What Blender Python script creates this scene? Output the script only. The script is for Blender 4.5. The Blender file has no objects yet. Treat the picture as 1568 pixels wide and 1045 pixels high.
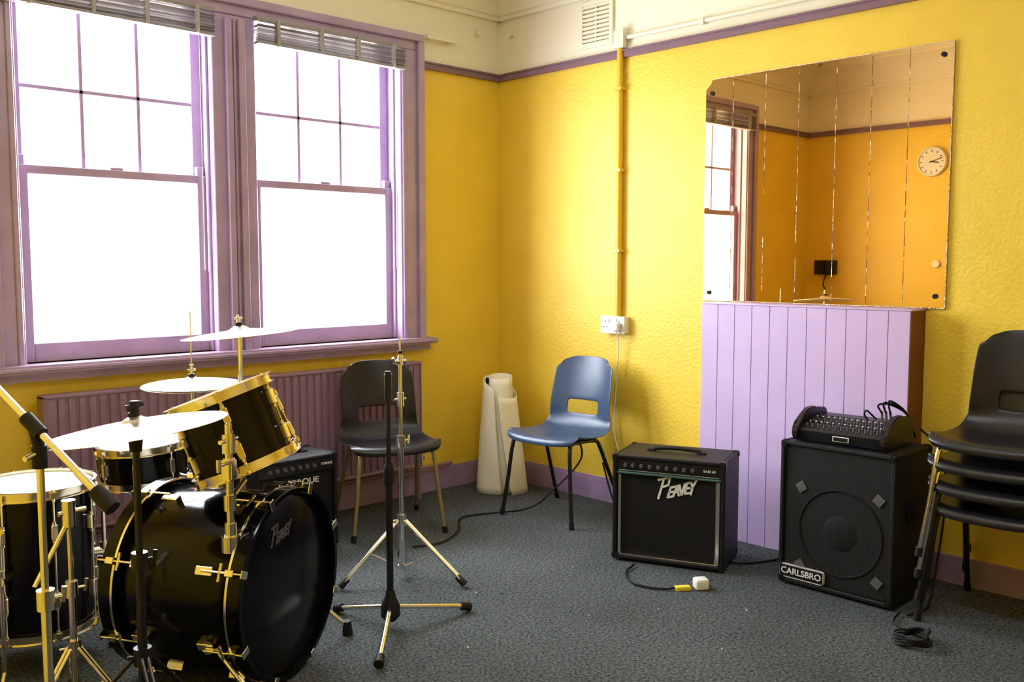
import bpy, bmesh, math, random
from mathutils import Vector, Matrix, Quaternion
random.seed(4)
S=bpy.context.scene
try:
    S.view_settings.view_transform='Standard'
    S.view_settings.look='None'
except Exception as e: print(e)
COL=S.collection

# ------------------------------------------------------------ materials
def mat(name,c,rough=.5,metal=0,coat=0,bump=0,bscale=50,var=0,vscale=8,spec=None,emit=0):
    m=bpy.data.materials.new(name); m.use_nodes=True
    nt=m.node_tree; b=nt.nodes['Principled BSDF']
    b.inputs['Base Color'].default_value=(*c,1); b.inputs['Roughness'].default_value=rough
    b.inputs['Metallic'].default_value=metal
    b.inputs['Coat Weight'].default_value=coat
    if spec is not None: b.inputs['Specular IOR Level'].default_value=spec
    if emit:
        b.inputs['Emission Color'].default_value=(1,.97,.9,1); b.inputs['Emission Strength'].default_value=emit
    tc=nt.nodes.new('ShaderNodeTexCoord')
    if var:
        n=nt.nodes.new('ShaderNodeTexNoise'); n.inputs['Scale'].default_value=vscale; n.inputs['Detail'].default_value=4
        nt.links.new(tc.outputs['Object'],n.inputs['Vector'])
        r=nt.nodes.new('ShaderNodeValToRGB'); r.color_ramp.elements[0].position=.3; r.color_ramp.elements[1].position=.7
        r.color_ramp.elements[0].color=(*[x*(1-var) for x in c],1); r.color_ramp.elements[1].color=(*[min(1,x*(1+var)) for x in c],1)
        nt.links.new(n.outputs['Fac'],r.inputs['Fac']); nt.links.new(r.outputs['Color'],b.inputs['Base Color'])
    if bump:
        n=nt.nodes.new('ShaderNodeTexNoise'); n.inputs['Scale'].default_value=bscale; n.inputs['Detail'].default_value=3
        nt.links.new(tc.outputs['Object'],n.inputs['Vector'])
        bp=nt.nodes.new('ShaderNodeBump'); bp.inputs['Strength'].default_value=bump; bp.inputs['Distance'].default_value=.01
        nt.links.new(n.outputs['Fac'],bp.inputs['Height']); nt.links.new(bp.outputs['Normal'],b.inputs['Normal'])
    return m

def wall_mat():
    m=bpy.data.materials.new('wall_paint_yellow_cream'); m.use_nodes=True
    nt=m.node_tree; b=nt.nodes['Principled BSDF']; b.inputs['Roughness'].default_value=.45
    g=nt.nodes.new('ShaderNodeNewGeometry'); sp=nt.nodes.new('ShaderNodeSeparateXYZ')
    nt.links.new(g.outputs['Position'],sp.inputs[0])
    gt=nt.nodes.new('ShaderNodeMath'); gt.operation='GREATER_THAN'; gt.inputs[1].default_value=2.545
    nt.links.new(sp.outputs['Z'],gt.inputs[0])
    n=nt.nodes.new('ShaderNodeTexNoise'); n.inputs['Scale'].default_value=3; nt.links.new(g.outputs['Position'],n.inputs['Vector'])
    r=nt.nodes.new('ShaderNodeValToRGB')
    r.color_ramp.elements[0].position=.3; r.color_ramp.elements[1].position=.7
    r.color_ramp.elements[0].color=(.83,.585,.05,1); r.color_ramp.elements[1].color=(.88,.63,.062,1)
    nt.links.new(n.outputs['Fac'],r.inputs['Fac'])
    mx=nt.nodes.new('ShaderNodeMix'); mx.data_type='RGBA'
    nt.links.new(gt.outputs[0],mx.inputs['Factor']); nt.links.new(r.outputs['Color'],mx.inputs['A'])
    mx.inputs['B'].default_value=(.87,.83,.66,1)
    nt.links.new(mx.outputs['Result'],b.inputs['Base Color'])
    n2=nt.nodes.new('ShaderNodeTexNoise'); n2.inputs['Scale'].default_value=55; n2.inputs['Detail'].default_value=2
    nt.links.new(g.outputs['Position'],n2.inputs['Vector'])
    bp=nt.nodes.new('ShaderNodeBump'); bp.inputs['Strength'].default_value=.32; bp.inputs['Distance'].default_value=.008
    nt.links.new(n2.outputs['Fac'],bp.inputs['Height']); nt.links.new(bp.outputs['Normal'],b.inputs['Normal'])
    return m
def carpet_mat():
    m=bpy.data.materials.new('carpet_grey_green'); m.use_nodes=True
    nt=m.node_tree; b=nt.nodes['Principled BSDF']; b.inputs['Roughness'].default_value=.95; b.inputs['Specular IOR Level'].default_value=.1
    tc=nt.nodes.new('ShaderNodeTexCoord')
    n=nt.nodes.new('ShaderNodeTexNoise'); n.inputs['Scale'].default_value=85; n.inputs['Detail'].default_value=6; n.inputs['Roughness'].default_value=.8
    nt.links.new(tc.outputs['Object'],n.inputs['Vector'])
    r=nt.nodes.new('ShaderNodeValToRGB'); r.color_ramp.elements[0].position=.38; r.color_ramp.elements[1].position=.66
    r.color_ramp.elements[0].color=(.007,.012,.014,1); r.color_ramp.elements[1].color=(.215,.24,.25,1)
    nt.links.new(n.outputs['Fac'],r.inputs['Fac'])
    n3=nt.nodes.new('ShaderNodeTexNoise'); n3.inputs['Scale'].default_value=2.2; n3.inputs['Detail'].default_value=4
    nt.links.new(tc.outputs['Object'],n3.inputs['Vector'])
    r3=nt.nodes.new('ShaderNodeValToRGB'); r3.color_ramp.elements[0].position=.3; r3.color_ramp.elements[1].position=.75
    r3.color_ramp.elements[0].color=(.72,.72,.72,1); r3.color_ramp.elements[1].color=(1,1,1,1)
    nt.links.new(n3.outputs['Fac'],r3.inputs['Fac'])
    mx=nt.nodes.new('ShaderNodeMix'); mx.data_type='RGBA'; mx.blend_type='MULTIPLY'; mx.inputs['Factor'].default_value=1
    nt.links.new(r.outputs['Color'],mx.inputs['A']); nt.links.new(r3.outputs['Color'],mx.inputs['B'])
    nt.links.new(mx.outputs['Result'],b.inputs['Base Color'])
    bp=nt.nodes.new('ShaderNodeBump'); bp.inputs['Strength'].default_value=.5; bp.inputs['Distance'].default_value=.01
    nt.links.new(n.outputs['Fac'],bp.inputs['Height']); nt.links.new(bp.outputs['Normal'],b.inputs['Normal'])
    return m
def pane_mat():
    m=bpy.data.materials.new('window_glass'); m.use_nodes=True; nt=m.node_tree; nt.nodes.clear()
    o=nt.nodes.new('ShaderNodeOutputMaterial'); mx=nt.nodes.new('ShaderNodeMixShader'); mx.inputs[0].default_value=.05
    t=nt.nodes.new('ShaderNodeBsdfTransparent'); g=nt.nodes.new('ShaderNodeBsdfGlossy'); g.inputs['Roughness'].default_value=.02
    nt.links.new(t.outputs[0],mx.inputs[1]); nt.links.new(g.outputs[0],mx.inputs[2]); nt.links.new(mx.outputs[0],o.inputs[0]); return m
def grill_mat(name,c1,c2,scale):
    m=bpy.data.materials.new(name); m.use_nodes=True; nt=m.node_tree; b=nt.nodes['Principled BSDF']; b.inputs['Roughness'].default_value=.7
    b.inputs['Specular IOR Level'].default_value=.25
    tc=nt.nodes.new('ShaderNodeTexCoord'); v=nt.nodes.new('ShaderNodeTexVoronoi'); v.inputs['Scale'].default_value=scale; v.inputs['Randomness'].default_value=.15
    nt.links.new(tc.outputs['Object'],v.inputs['Vector'])
    r=nt.nodes.new('ShaderNodeValToRGB'); r.color_ramp.elements[0].position=.3; r.color_ramp.elements[1].position=.55
    r.color_ramp.elements[0].color=(*c1,1); r.color_ramp.elements[1].color=(*c2,1)
    nt.links.new(v.outputs['Distance'],r.inputs['Fac']); nt.links.new(r.outputs['Color'],b.inputs['Base Color']); return m

M_wall=wall_mat(); M_carpet=carpet_mat(); M_pane=pane_mat()
M_ceil=mat('ceiling_cream',(.86,.83,.68),.7,bump=.1,bscale=60)
M_cream=mat('cream_gloss',(.86,.82,.66),.35)
M_purple=mat('mauve_gloss_paint',(.42,.305,.48),.25,bump=.06,bscale=30,var=.10,vscale=6)
M_rail=mat('mauve_rail_paint',(.22,.125,.17),.35)
M_lilac=mat('lilac_paint',(.60,.46,.77),.42,bump=.04,bscale=40,var=.04,vscale=5)
M_rad=mat('radiator_mauve',(.27,.165,.245),.32,var=.06)
M_skirt=mat('skirting_mauve',(.36,.25,.42),.4,var=.1)
M_mirror=mat('bronze_mirror',(.75,.49,.215),.012,metal=1)
M_seam=mat('mirror_seam',(.62,.5,.36),.3,metal=1,bump=1,bscale=90)
M_yel=mat('yellow_conduit',(.80,.50,.035),.3)
M_white=mat('white_plastic',(.8,.8,.76),.35)
M_black=mat('black_lacquer',(.003,.003,.004),.13,spec=.22)
M_blackhead=mat('black_drumhead',(.003,.003,.004),.2,spec=.22)
M_blackpl=mat('black_plastic',(.010,.010,.012),.32,bump=.08,bscale=300,spec=.35)
M_corner=mat('black_corner_plastic',(.006,.006,.007),.5,spec=.2)
M_chairblack=mat('black_chair_plastic',(.010,.010,.012),.3,bump=.1,bscale=260,spec=.45)
M_blacktex=mat('black_tolex',(.006,.006,.007),.5,bump=.35,bscale=220,spec=.3)
M_rubber=mat('black_rubber',(.008,.008,.009),.6,spec=.3)
M_blackmetal=mat('black_powdercoat',(.008,.008,.009),.3)
M_blue=mat('blue_plastic',(.045,.085,.165),.28,bump=.1,bscale=260,var=.05)
M_chrome=mat('chrome',(.84,.84,.84),.12,metal=1)
M_chrome_tint=mat('warm_chrome_lugs',(.88,.82,.68),.16,metal=1)  # chrome; slight warm tint puts the yellow room's reflection into the colour
M_cym=mat('cymbal_bronze',(.96,.92,.78),.38,metal=1,bump=.04,bscale=120)
M_head=mat('drumhead_white',(.80,.79,.74),.45,var=.05)
M_clearhead=mat('drumhead_smoked',(.10,.09,.07),.2)
M_khaki=mat('khaki_tube',(.36,.29,.14),.35,metal=.6)
M_paper=mat('cream_paper',(.88,.86,.70),.6,bump=.04,bscale=12)
M_grille=grill_mat('grille_cloth',(.004,.004,.005),(.010,.010,.011),260)
M_mesh=grill_mat('steel_mesh_grille',(.015,.015,.016),(.003,.003,.003),110)
M_silver=mat('silver_trim',(.75,.73,.68),.25,metal=1)
M_logo=mat('logo_white',(.78,.78,.74),.4)
M_green=mat('green_panel',(.02,.10,.08),.4)
M_grey=mat('grey_plastic',(.09,.09,.10),.4)
M_brick=mat('pale_brick',(.62,.50,.42),.8,var=.12,vscale=3)
M_bwin=mat('pale_window',(.45,.55,.60),.3)
M_blind=mat('blind_aluminium',(.30,.27,.30),.35)
M_bracket=mat('blind_bracket',(.36,.34,.34),.35)
M_dark=mat('dark_wood',(.18,.055,.012),.5,var=.2)
M_leaf=mat('green_scrap',(.16,.22,.08),.7)
M_scrap=mat('paper_scrap_white',(.6,.6,.5),.7)

# ------------------------------------------------------------ helpers
def empty(name,loc=(0,0,0),rz=0,quat=None):
    e=bpy.data.objects.new(name,None); e.empty_display_size=.1; COL.objects.link(e); e.location=loc
    if quat is not None: e.rotation_mode='QUATERNION'; e.rotation_quaternion=quat
    else: e.rotation_euler=(0,0,rz)
    return e
def finish(name,bm,m,parent=None,smooth=True,ang=35):
    me=bpy.data.meshes.new(name); 
    bmesh.ops.recalc_face_normals(bm,faces=bm.faces)
    bm.to_mesh(me); bm.free()
    if smooth:
        for p in me.polygons: p.use_smooth=True
        try: me.set_sharp_from_angle(angle=math.radians(ang))
        except Exception: pass
    me.materials.append(m)
    o=bpy.data.objects.new(name,me); COL.objects.link(o)
    if parent: o.parent=parent
    return o
def bmbox(bm,a,b,M=None):
    vs=[bm.verts.new((x,y,z)) for x in (a[0],b[0]) for y in (a[1],b[1]) for z in (a[2],b[2])]
    for f in ((0,1,3,2),(4,6,7,5),(0,4,5,1),(2,3,7,6),(0,2,6,4),(1,5,7,3)): bm.faces.new([vs[i] for i in f])
    if M is not None:
        for v in vs: v.co=M@v.co
    return vs
def box(name,a,b,m,parent=None,bev=0,M=None,seg=2):
    bm=bmesh.new(); bmbox(bm,[min(p) for p in zip(a,b)],[max(p) for p in zip(a,b)],M)
    if bev: bmesh.ops.bevel(bm,geom=bm.edges[:],offset=bev,segments=seg,profile=.6,affect='EDGES')
    return finish(name,bm,m,parent,smooth=bev>0)
def boxes(name,lst,m,parent=None,bev=0):
    bm=bmesh.new()
    for a,b in lst: bmbox(bm,[min(p) for p in zip(a,b)],[max(p) for p in zip(a,b)])
    if bev: bmesh.ops.bevel(bm,geom=bm.edges[:],offset=bev,segments=1,affect='EDGES')
    return finish(name,bm,m,parent,smooth=False)
def frameM(p,d):
    d=Vector(d).normalized(); return Matrix.Translation(Vector(p))@d.to_track_quat('Z','Y').to_matrix().to_4x4()
def bmlathe(bm,prof,M=None,seg=40):
    rings=[]
    for r,z in prof:
        if r<1e-5: rings.append([bm.verts.new((0,0,z))])
        else: rings.append([bm.verts.new((r*math.cos(2*math.pi*i/seg),r*math.sin(2*math.pi*i/seg),z)) for i in range(seg)])
    for A,B in zip(rings,rings[1:]):
        for i in range(seg):
            j=(i+1)%seg
            if len(A)==1 and len(B)==1: continue
            if len(A)==1: bm.faces.new((A[0],B[i],B[j]))
            elif len(B)==1: bm.faces.new((A[i],A[j],B[0]))
            else: bm.faces.new((A[i],A[j],B[j],B[i]))
    if M is not None:
        for R in rings:
            for v in R: v.co=M@v.co
def lathe(name,prof,m,parent=None,M=None,seg=40,ang=35):
    bm=bmesh.new(); bmlathe(bm,prof,M,seg); return finish(name,bm,m,parent,ang=ang)
def bmcyl(bm,p0,p1,r,r1=None,seg=14):
    p0=Vector(p0);p1=Vector(p1); L=(p1-p0).length; r1=r if r1 is None else r1
    bmlathe(bm,[(0,0),(r,0),(r1,L),(0,L)],frameM(p0,p1-p0),seg)
def cyl(name,p0,p1,r,m,parent=None,r1=None,seg=20):
    bm=bmesh.new(); bmcyl(bm,p0,p1,r,r1,seg); return finish(name,bm,m,parent)
def cyls(name,lst,m,parent=None,seg=14):
    bm=bmesh.new()
    for c in lst: bmcyl(bm,c[0],c[1],c[2],c[3] if len(c)>3 else None,seg)
    return finish(name,bm,m,parent)
def catmull(pts,n=8):
    P=[Vector(p) for p in pts]; P=[2*P[0]-P[1]]+P+[2*P[-1]-P[-2]]; out=[]
    for i in range(1,len(P)-2):
        for k in range(n):
            t=k/n; a,b,c,d=P[i-1],P[i],P[i+1],P[i+2]
            out.append(.5*((2*b)+(c-a)*t+(2*a-5*b+4*c-d)*t*t+(3*b-a-3*c+d)*t**3))
    out.append(P[-2]); return out
def bmtube(bm,pts,r,seg=8):
    pts=[Vector(p) for p in pts]; rings=[]
    t=(pts[1]-pts[0]).normalized(); up=Vector((0,0,1)) if abs(t.z)<.9 else Vector((1,0,0)); nrm=(up-t*up.dot(t)).normalized()
    for i,p in enumerate(pts):
        if i==0:t=(pts[1]-p)
        elif i==len(pts)-1:t=p-pts[i-1]
        else:t=pts[i+1]-pts[i-1]
        t.normalize(); nrm=(nrm-t*nrm.dot(t)).normalized(); bn=t.cross(nrm)
        rings.append([bm.verts.new(p+r*(math.cos(a)*nrm+math.sin(a)*bn)) for a in [2*math.pi*k/seg for k in range(seg)]])
    for A,B in zip(rings,rings[1:]):
        for i in range(seg): bm.faces.new((A[i],A[(i+1)%seg],B[(i+1)%seg],B[i]))
    bm.faces.new(rings[0]); bm.faces.new(rings[-1][::-1])
def tube(name,pts,r,m,parent=None,smooth=True,seg=8,n=8):
    bm=bmesh.new(); bmtube(bm,catmull(pts,n) if smooth else pts,r,seg); return finish(name,bm,m,parent,ang=60)
def text(name,s,size,loc,m,parent,rot=(math.pi/2,0,0),ext=.0015,shear=0,sx=1,bold=.012):
    cu=bpy.data.curves.new(name,'FONT'); cu.body=s; cu.size=size; cu.extrude=ext; cu.shear=shear; cu.align_x='CENTER'; cu.align_y='CENTER'; cu.offset=size*bold
    t=bpy.data.objects.new(name+'_tmp',cu); COL.objects.link(t); bpy.context.view_layer.update()
    me=bpy.data.meshes.new_from_object(t.evaluated_get(bpy.context.evaluated_depsgraph_get())); bpy.data.objects.remove(t)
    me.materials.clear(); me.materials.append(m)
    o=bpy.data.objects.new(name,me); COL.objects.link(o); o.parent=parent; o.location=loc; o.rotation_euler=rot; o.scale=(sx,1,1); return o
def bolt_logo(name,s,M,m,parent):
    st=[((.02,-.02),(.20,.50)),((.05,.52),(.40,.60)),((.40,.60),(.34,.38)),((.34,.38),(.13,.30)),
        ((.30,0.02),(.40,.30)),((.40,.30),(.54,.34)),((.35,.16),(.48,.19)),((.30,.02),(.44,.05)),
        ((.46,.06),(.60,.36)),((.60,.36),(.62,.08)),((.52,.17),(.62,.19)),
        ((.66,.38),(.70,.10)),((.70,.10),(.82,.42)),
        ((.80,.14),(.88,.44)),((.88,.44),(1.0,.47)),((.84,.29),(.95,.31)),((.80,.14),(.92,.16)),
        ((1.0,.48),(1.03,.32)),((1.16,.54),(1.03,.32)),((1.03,.32),(.97,.12))]
    bm=bmesh.new()
    for (a,b) in st:
        a=Vector((a[0],0,a[1]))*s;b=Vector((b[0],0,b[1]))*s; d=(b-a).normalized(); nn=Vector((-d.z,0,d.x))*s*.034
        a-=d*s*.02; b+=d*s*.02
        vs=[a-nn,b-nn*.8,b+nn*.8,a+nn]
        A=[bm.verts.new(M@v) for v in vs]; B=[bm.verts.new(M@(v+Vector((0,.003,0)))) for v in vs]
        bm.faces.new(A);bm.faces.new(B[::-1])
        for i in range(4): bm.faces.new((A[i],A[(i+1)%4],B[(i+1)%4],B[i]))
    finish(name,bm,m,parent,False)

# ------------------------------------------------------------ room shell
CX=-3.93; H=3.15
box('floor',(-5.0,-5.9,-.1),(.2,.25,0),M_carpet)
box('ceiling',(-5.0,-5.9,H),(.2,.25,H+.1),M_ceil)
OX0,OX1,OZ0,OZ1=-2.93,-.72,.95,2.67
boxes('wall_north',[((-4.1,0,0),(OX0,.2,H)),((OX1,0,0),(.2,.2,H)),((OX0,0,0),(OX1,.2,OZ0)),((OX0,0,OZ1),(OX1,.2,H))],M_wall)
box('wall_east',(0,-5.8,0),(.15,0,H),M_wall)
boxes('wall_west',[((CX-.15,-3.0,0),(CX,0,H)),((-4.95,-3.0,0),(CX-.15,-2.85,H)),((-5.0,-5.8,0),(-4.85,-3.0,H))],M_wall)
box('wall_south',(-5.0,-5.9,0),(0.15,-5.75,H),M_wall)
def coving(name,p0,p1,inward):
    p0=Vector(p0);p1=Vector(p1);n=Vector(inward)
    prof=[(0,2.90),(.022,2.90),(.022,2.925),(.035,2.93)]
    for k in range(7):
        a=k/6*math.pi/2; prof.append((.04+.16*(1-math.cos(a)),2.94+.17*math.sin(a)))
    prof+=[(.205,3.125),(.24,3.125),(.24,H),(0,H)]
    bm=bmesh.new(); A=[bm.verts.new(p0+n*d+Vector((0,0,z))) for d,z in prof]; B=[bm.verts.new(p1+n*d+Vector((0,0,z))) for d,z in prof]
    for i in range(len(prof)):
        j=(i+1)%len(prof); bm.faces.new((A[i],A[j],B[j],B[i]))
    bm.faces.new(A);bm.faces.new(B[::-1]); return finish(name,bm,M_ceil,ang=30)
coving('trim_1',(CX,0,0),(0,0,0),(0,-1,0))
coving('trim_2',(0,0,0),(0,-5.75,0),(-1,0,0))
coving('trim_3',(CX,0,0),(CX,-3.0,0),(1,0,0))
boxes('trim_4',[((-.635,-.022,2.53),(0,0,2.562)),((-.635,-.03,2.562),(0,0,2.572)),((CX,-.022,2.53),(-3.01,0,2.562)),((CX,-.03,2.562),(-3.01,0,2.572))],M_rail)
boxes('trim_5',[((-.022,-5.75,2.53),(0,0,2.562)),((-.03,-5.75,2.562),(0,0,2.572))],M_rail)
boxes('trim_6',[((CX,-3.0,2.53),(CX+.022,0,2.562)),((CX,-3.0,2.562),(CX+.03,0,2.572))],M_rail)
boxes('baseboard_north',[((CX,-.02,0),(0,0,.12)),((CX,-.012,.12),(0,0,.135))],M_skirt)
boxes('baseboard_east',[((-.02,-1.66,0),(0,-.02,.12)),((-.012,-1.66,.12),(0,-.012,.135)),((-.02,-5.75,0),(0,-2.74,.12))],M_skirt)
boxes('baseboard_west',[((CX,-3.0,0),(CX+.02,-.02,.12))],M_skirt)

# window surround
L=[]
L+=[((-3.0,-.03,.93),(-2.86,.2,2.62)),((-.81,-.03,.93),(-.645,.2,2.62)),((-1.96,-.025,.93),(-1.725,.2,2.62)),((-3.0,-.03,2.62),(-.645,.2,2.71))]
L+=[((-3.0,-.055,.93),(-2.955,-.03,2.67)),((-.69,-.055,.93),(-.645,-.03,2.67)),((-3.0,-.055,2.67),(-.645,-.03,2.71)),
    ((-1.895,-.05,.93),(-1.86,-.025,2.60)),((-1.825,-.05,.93),(-1.79,-.025,2.60)),((-1.85,-.038,.93),(-1.835,-.025,2.60)),
    ((-.80,-.04,.93),(-.775,-.03,2.61)),((-2.895,-.04,.93),(-2.87,-.03,2.61))]
boxes('trim_7',L,M_purple,bev=.004)
bm=bmesh.new(); bmbox(bm,(-3.04,-.11,.915),(-.59,.2,.95)); 
bmesh.ops.bevel(bm,geom=bm.edges[:],offset=.012,segments=3,affect='EDGES'); bmbox(bm,(-3.02,-.045,.875),(-.61,0,.915)); finish('window_sill',bm,M_purple)
def window(i,x0,x1):
    w=empty('window_%d'%i,((x0+x1)/2,.1,1.8)); ox=(x0+x1)/2
    def l(a): return (a[0]-ox,a[1]-.1,a[2]-1.8)
    fr=[]
    def rect(y0,y1,z0,z1,s,b,t):
        fr.extend([(l((x0,y0,z0)),l((x0+s,y1,z1))),(l((x1-s,y0,z0)),l((x1,y1,z1))),(l((x0+s,y0,z0)),(l((x1-s,y1,z0+b)))),(l((x0+s,y0,z1-t)),l((x1-s,y1,z1)))])
    rect(.045,.085,.95,1.825,.058,.085,.04)
    rect(.095,.135,1.785,2.62,.055,.045,.04)
    g0,g1=x0+.055,x1-.055
    for k in (1,2):
        x=g0+(g1-g0)*k/3; fr.append((l((x-.010,.1,1.83)),l((x+.010,.13,2.6))))
    fr.append((l((g0,.1,2.165)),l((g1,.13,2.185))))
    for x in (x0+.03,x1-.03): fr.append((l((x-.02,.06,1.825)),l((x+.02,.09,1.87))))
    fr+= [(l((x0-.001,.02,.95)),l((x0+.014,.05,2.62))),(l((x1-.014,.02,.95)),l((x1+.001,.05,2.62)))]
    boxes('sashes',fr,M_purple,w,bev=.003)
    boxes('glass',[(l((g0,.064,1.03)),l((g1,.067,1.79))),(l((g0,.114,1.83)),l((g1,.117,2.59)))],M_pane,w)
    c=(x0+x1)/2
    boxes('catch',[(l((c-.03,.05,1.825)),l((c+.03,.09,1.838)))],M_purple,w,bev=.003)
    cyls('sash_cord',[(l((x1-.022,.015,2.6)),l((x1-.022,.015,1.35)),.003)],M_white,w,seg=6)
    return w
window(1,-2.86,-1.96); window(2,-1.725,-.81)
def blind(x0,x1,seed):
    b=empty('venetian_blind',((x0+x1)/2,-.06,2.56)); hw=(x1-x0)/2; rr=random.Random(seed)
    box('headrail',(-hw,-.02,.045),(hw,.025,.07),M_blind,b,bev=.003)
    bm=bmesh.new()
    for k in range(8):
        z=.034-.0118*k
        Mx=Matrix.Translation((0,0,z))@Matrix.Rotation(rr.uniform(-.005,.005),4,'Y')@Matrix.Rotation(math.radians(-13+rr.uniform(-5,5)),4,'X')
        bmbox(bm,(-hw+.004,-.024,-.001),(hw-.004,.022,.001),Mx)
    finish('slats',bm,M_blind,b,False)
    box('bottom_rail',(-hw+.003,-.026,-.070),(hw-.003,.022,-.056),M_blind,b,bev=.004,M=Matrix.Rotation(.004,4,'Y'))
    boxes('ladder_brackets',[((x-.008,-.034,-.072),(x+.008,.0,.06)) for x in (-hw*.75,-hw*.2,hw*.3,hw*.8)],M_bracket,b,bev=.002)
    cyls('cord',[((hw*.8,-.035,-.05),(hw*.8,-.035,-1.2),.002)],M_white,b,seg=6)
blind(-2.93,-1.96,1); blind(-1.74,-.80,2)
boxes('curtain_track',[((-.62,-.05,2.70),(-.40,-.03,2.725)),((-.60,-.03,2.70),(-.58,0,2.72)),((-.44,-.03,2.70),(-.42,0,2.72))],M_cream,bev=.002)
cyls('wall_hook',[((-.19,0,2.80),(-.19,-.03,2.80),.012),((-.19,-.03,2.80),(-.19,-.035,2.80),.022)],M_cream)
cyls('wall_hook',[((0,-.12,2.80),(-.03,-.12,2.80),.012),((-.03,-.12,2.80),(-.035,-.12,2.80),.022)],M_cream)

# outside building
bd=empty('neighbouring_building',(-1,15,0))
box('facade',(-14,0,-6),(14,6,3.4),M_brick,bd)
boxes('facade_windows',[((x,-.03,z),(x+1.1,.02,z+1.5)) for x in range(-12,12,3) for z in (-3.2,.6)],M_bwin,bd)
boxes('lintels',[((x-.1,-.08,z+1.5),(x+1.2,.0,z+1.7)) for x in range(-12,12,3) for z in (-3.2,.6)],M_cream,bd)

# radiator
rd=empty('radiator',(-1.8,-.095,.2))
bm=bmesh.new(); hw=1.03; n=46; hgt=.615
for side in (-.045,.02):
    xs=[]
    for k in range(n):
        c=-hw+2*hw*(k+.5)/n; w=hw/n
        for dx,dy in ((-.98,.007),(-.72,.007),(-.55,-.002),(.55,-.002),(.72,.007),(.98,.007)): xs.append((c+dx*w,side+(dy if abs(c)<hw-.03 else 0)))
    A=[bm.verts.new((x,y,.035)) for x,y in xs]; B=[bm.verts.new((x,y,hgt-.035)) for x,y in xs]
    A0=[bm.verts.new((x,side,.012)) for x,y in xs]; B0=[bm.verts.new((x,side,hgt-.012)) for x,y in xs]
    for P,Q in ((A0,A),(A,B),(B,B0)):
        for i in range(len(xs)-1): bm.faces.new((P[i],P[i+1],Q[i+1],Q[i]))
finish('panels',bm,M_rad,rd,False)
boxes('casing',[((-hw-.01,-.052,0),(-hw,.03,hgt)),((hw,-.052,0),(hw+.01,.03,hgt)),((-hw-.01,-.052,hgt-.012),(hw+.01,.03,hgt+.004)),((-hw,-.05,0),(hw,.03,.014))],M_rad,rd,bev=.003)
cyls('pipes',[((hw+.02,-.01,.04),(hw+.02,-.01,-.2),.011),((hw,-.01,.04),(hw+.05,-.01,.04),.014),((-hw-.02,-.01,.04),(-hw-.02,-.01,-.2),.011),((-hw-.05,-.01,.04),(-hw,-.01,.04),.014)],M_rad,rd)
boxes('brackets',[((-.8,.02,.1),(-.77,.094,.5)),((.77,.02,.1),(.8,.094,.5))],M_rad,rd)
cyl('valve',(hw+.02,-.01,.03),(hw+.02,-.01,.1),.022,M_white,rd)
cyls('heating_pipe',[((-3.9,-.045,.16),(-.45,-.045,.16),.011)],M_rad)

# boxed-in lilac panelling under mirror
pn=empty('panelled_boxing',(0,-2.195,0))
x=-.149; Y0,Y1=-.534,.534; nb=11; bw=(Y1-Y0)/nb
boxes('boards',[((x,Y0+k*bw+.0010,0),(x+.02,Y0+(k+1)*bw-.0010,1.185)) for k in range(nb)],M_lilac,pn,bev=.0018)
box('backing',(x+.006,Y0+.004,0),(-.002,Y1-.004,1.18),M_lilac,pn)
box('side_left',(x+.004,Y1-.006,0),(-.002,Y1+.002,1.185),M_lilac,pn)
box('side_right',(x+.003,Y0-.003,0),(-.002,Y0+.006,1.185),M_dark,pn)
box('top_board',(x-.002,Y0-.004,1.185),(-.002,Y1+.004,1.193),M_lilac,pn,bev=.002)
# mirror
mr=empty('wall_mirror',(0,-2.19,1.76)); my0,my1=-.625,.62; z0,z1=-.562,.57
bm=bmesh.new()
def outl(y0,y1,c0,c1):
    o=[(y0,z0),(y1,z0)]
    o+=[(y1,z1-c1),(y1-c1,z1)] if c1 else [(y1,z1)]
    o+=[(y0,z1)]
    return o
edges=[my0,-.44,-.27,-.10,.09,.27,.455,my1]
for a,b in zip(edges,edges[1:]):
    o=outl(a+.0012,b-.0012,0,.05 if b==my1 else 0)
    F=[bm.verts.new((-.012,y,z)) for y,z in o]; K=[bm.verts.new((-.004,y,z)) for y,z in o]
    bm.faces.new(F); bm.faces.new(K[::-1])
    for i in range(len(o)):
        j=(i+1)%len(o); bm.faces.new((F[i],F[j],K[j],K[i]))
finish('mirror_strips',bm,M_mirror,mr,False)
rnd=random.Random(2)
sa=[];sb=[]
for y in edges[1:-1]:
    z=z0
    while z<z1:
        hgt_=rnd.uniform(.008,.035); wd=rnd.choice([.0006,.0010,.0016])
        (sa if rnd.random()<.5 else sb).append(((-.0128,y-wd,z),(-.004,y+wd,min(z1,z+hgt_)))); z+=hgt_
boxes('seams_bright',sa,M_seam,mr); boxes('seams_dark',sb,M_dark,mr)
box('backboard',(-.004,my0+.002,z0+.002),(0,my1-.03,z1-.002),M_dark,mr)
boxes('edge_trim',[((-.014,my0-.003,z0),(-.002,my0,z1)),((-.014,my0,z1),(-.002,my1-.05,z1+.003)),((-.014,my0,z0-.003),(-.002,my1,z0))],M_seam,mr)
cyls('screws',[((-.012,y,z),(-.02,y,z),.011) for y,z in ((my0+.04,z1-.05),(my1-.04,z1-.07),(my1-.04,z0+.04),(my0+.04,z0+.05))],M_rubber,mr)
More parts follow.
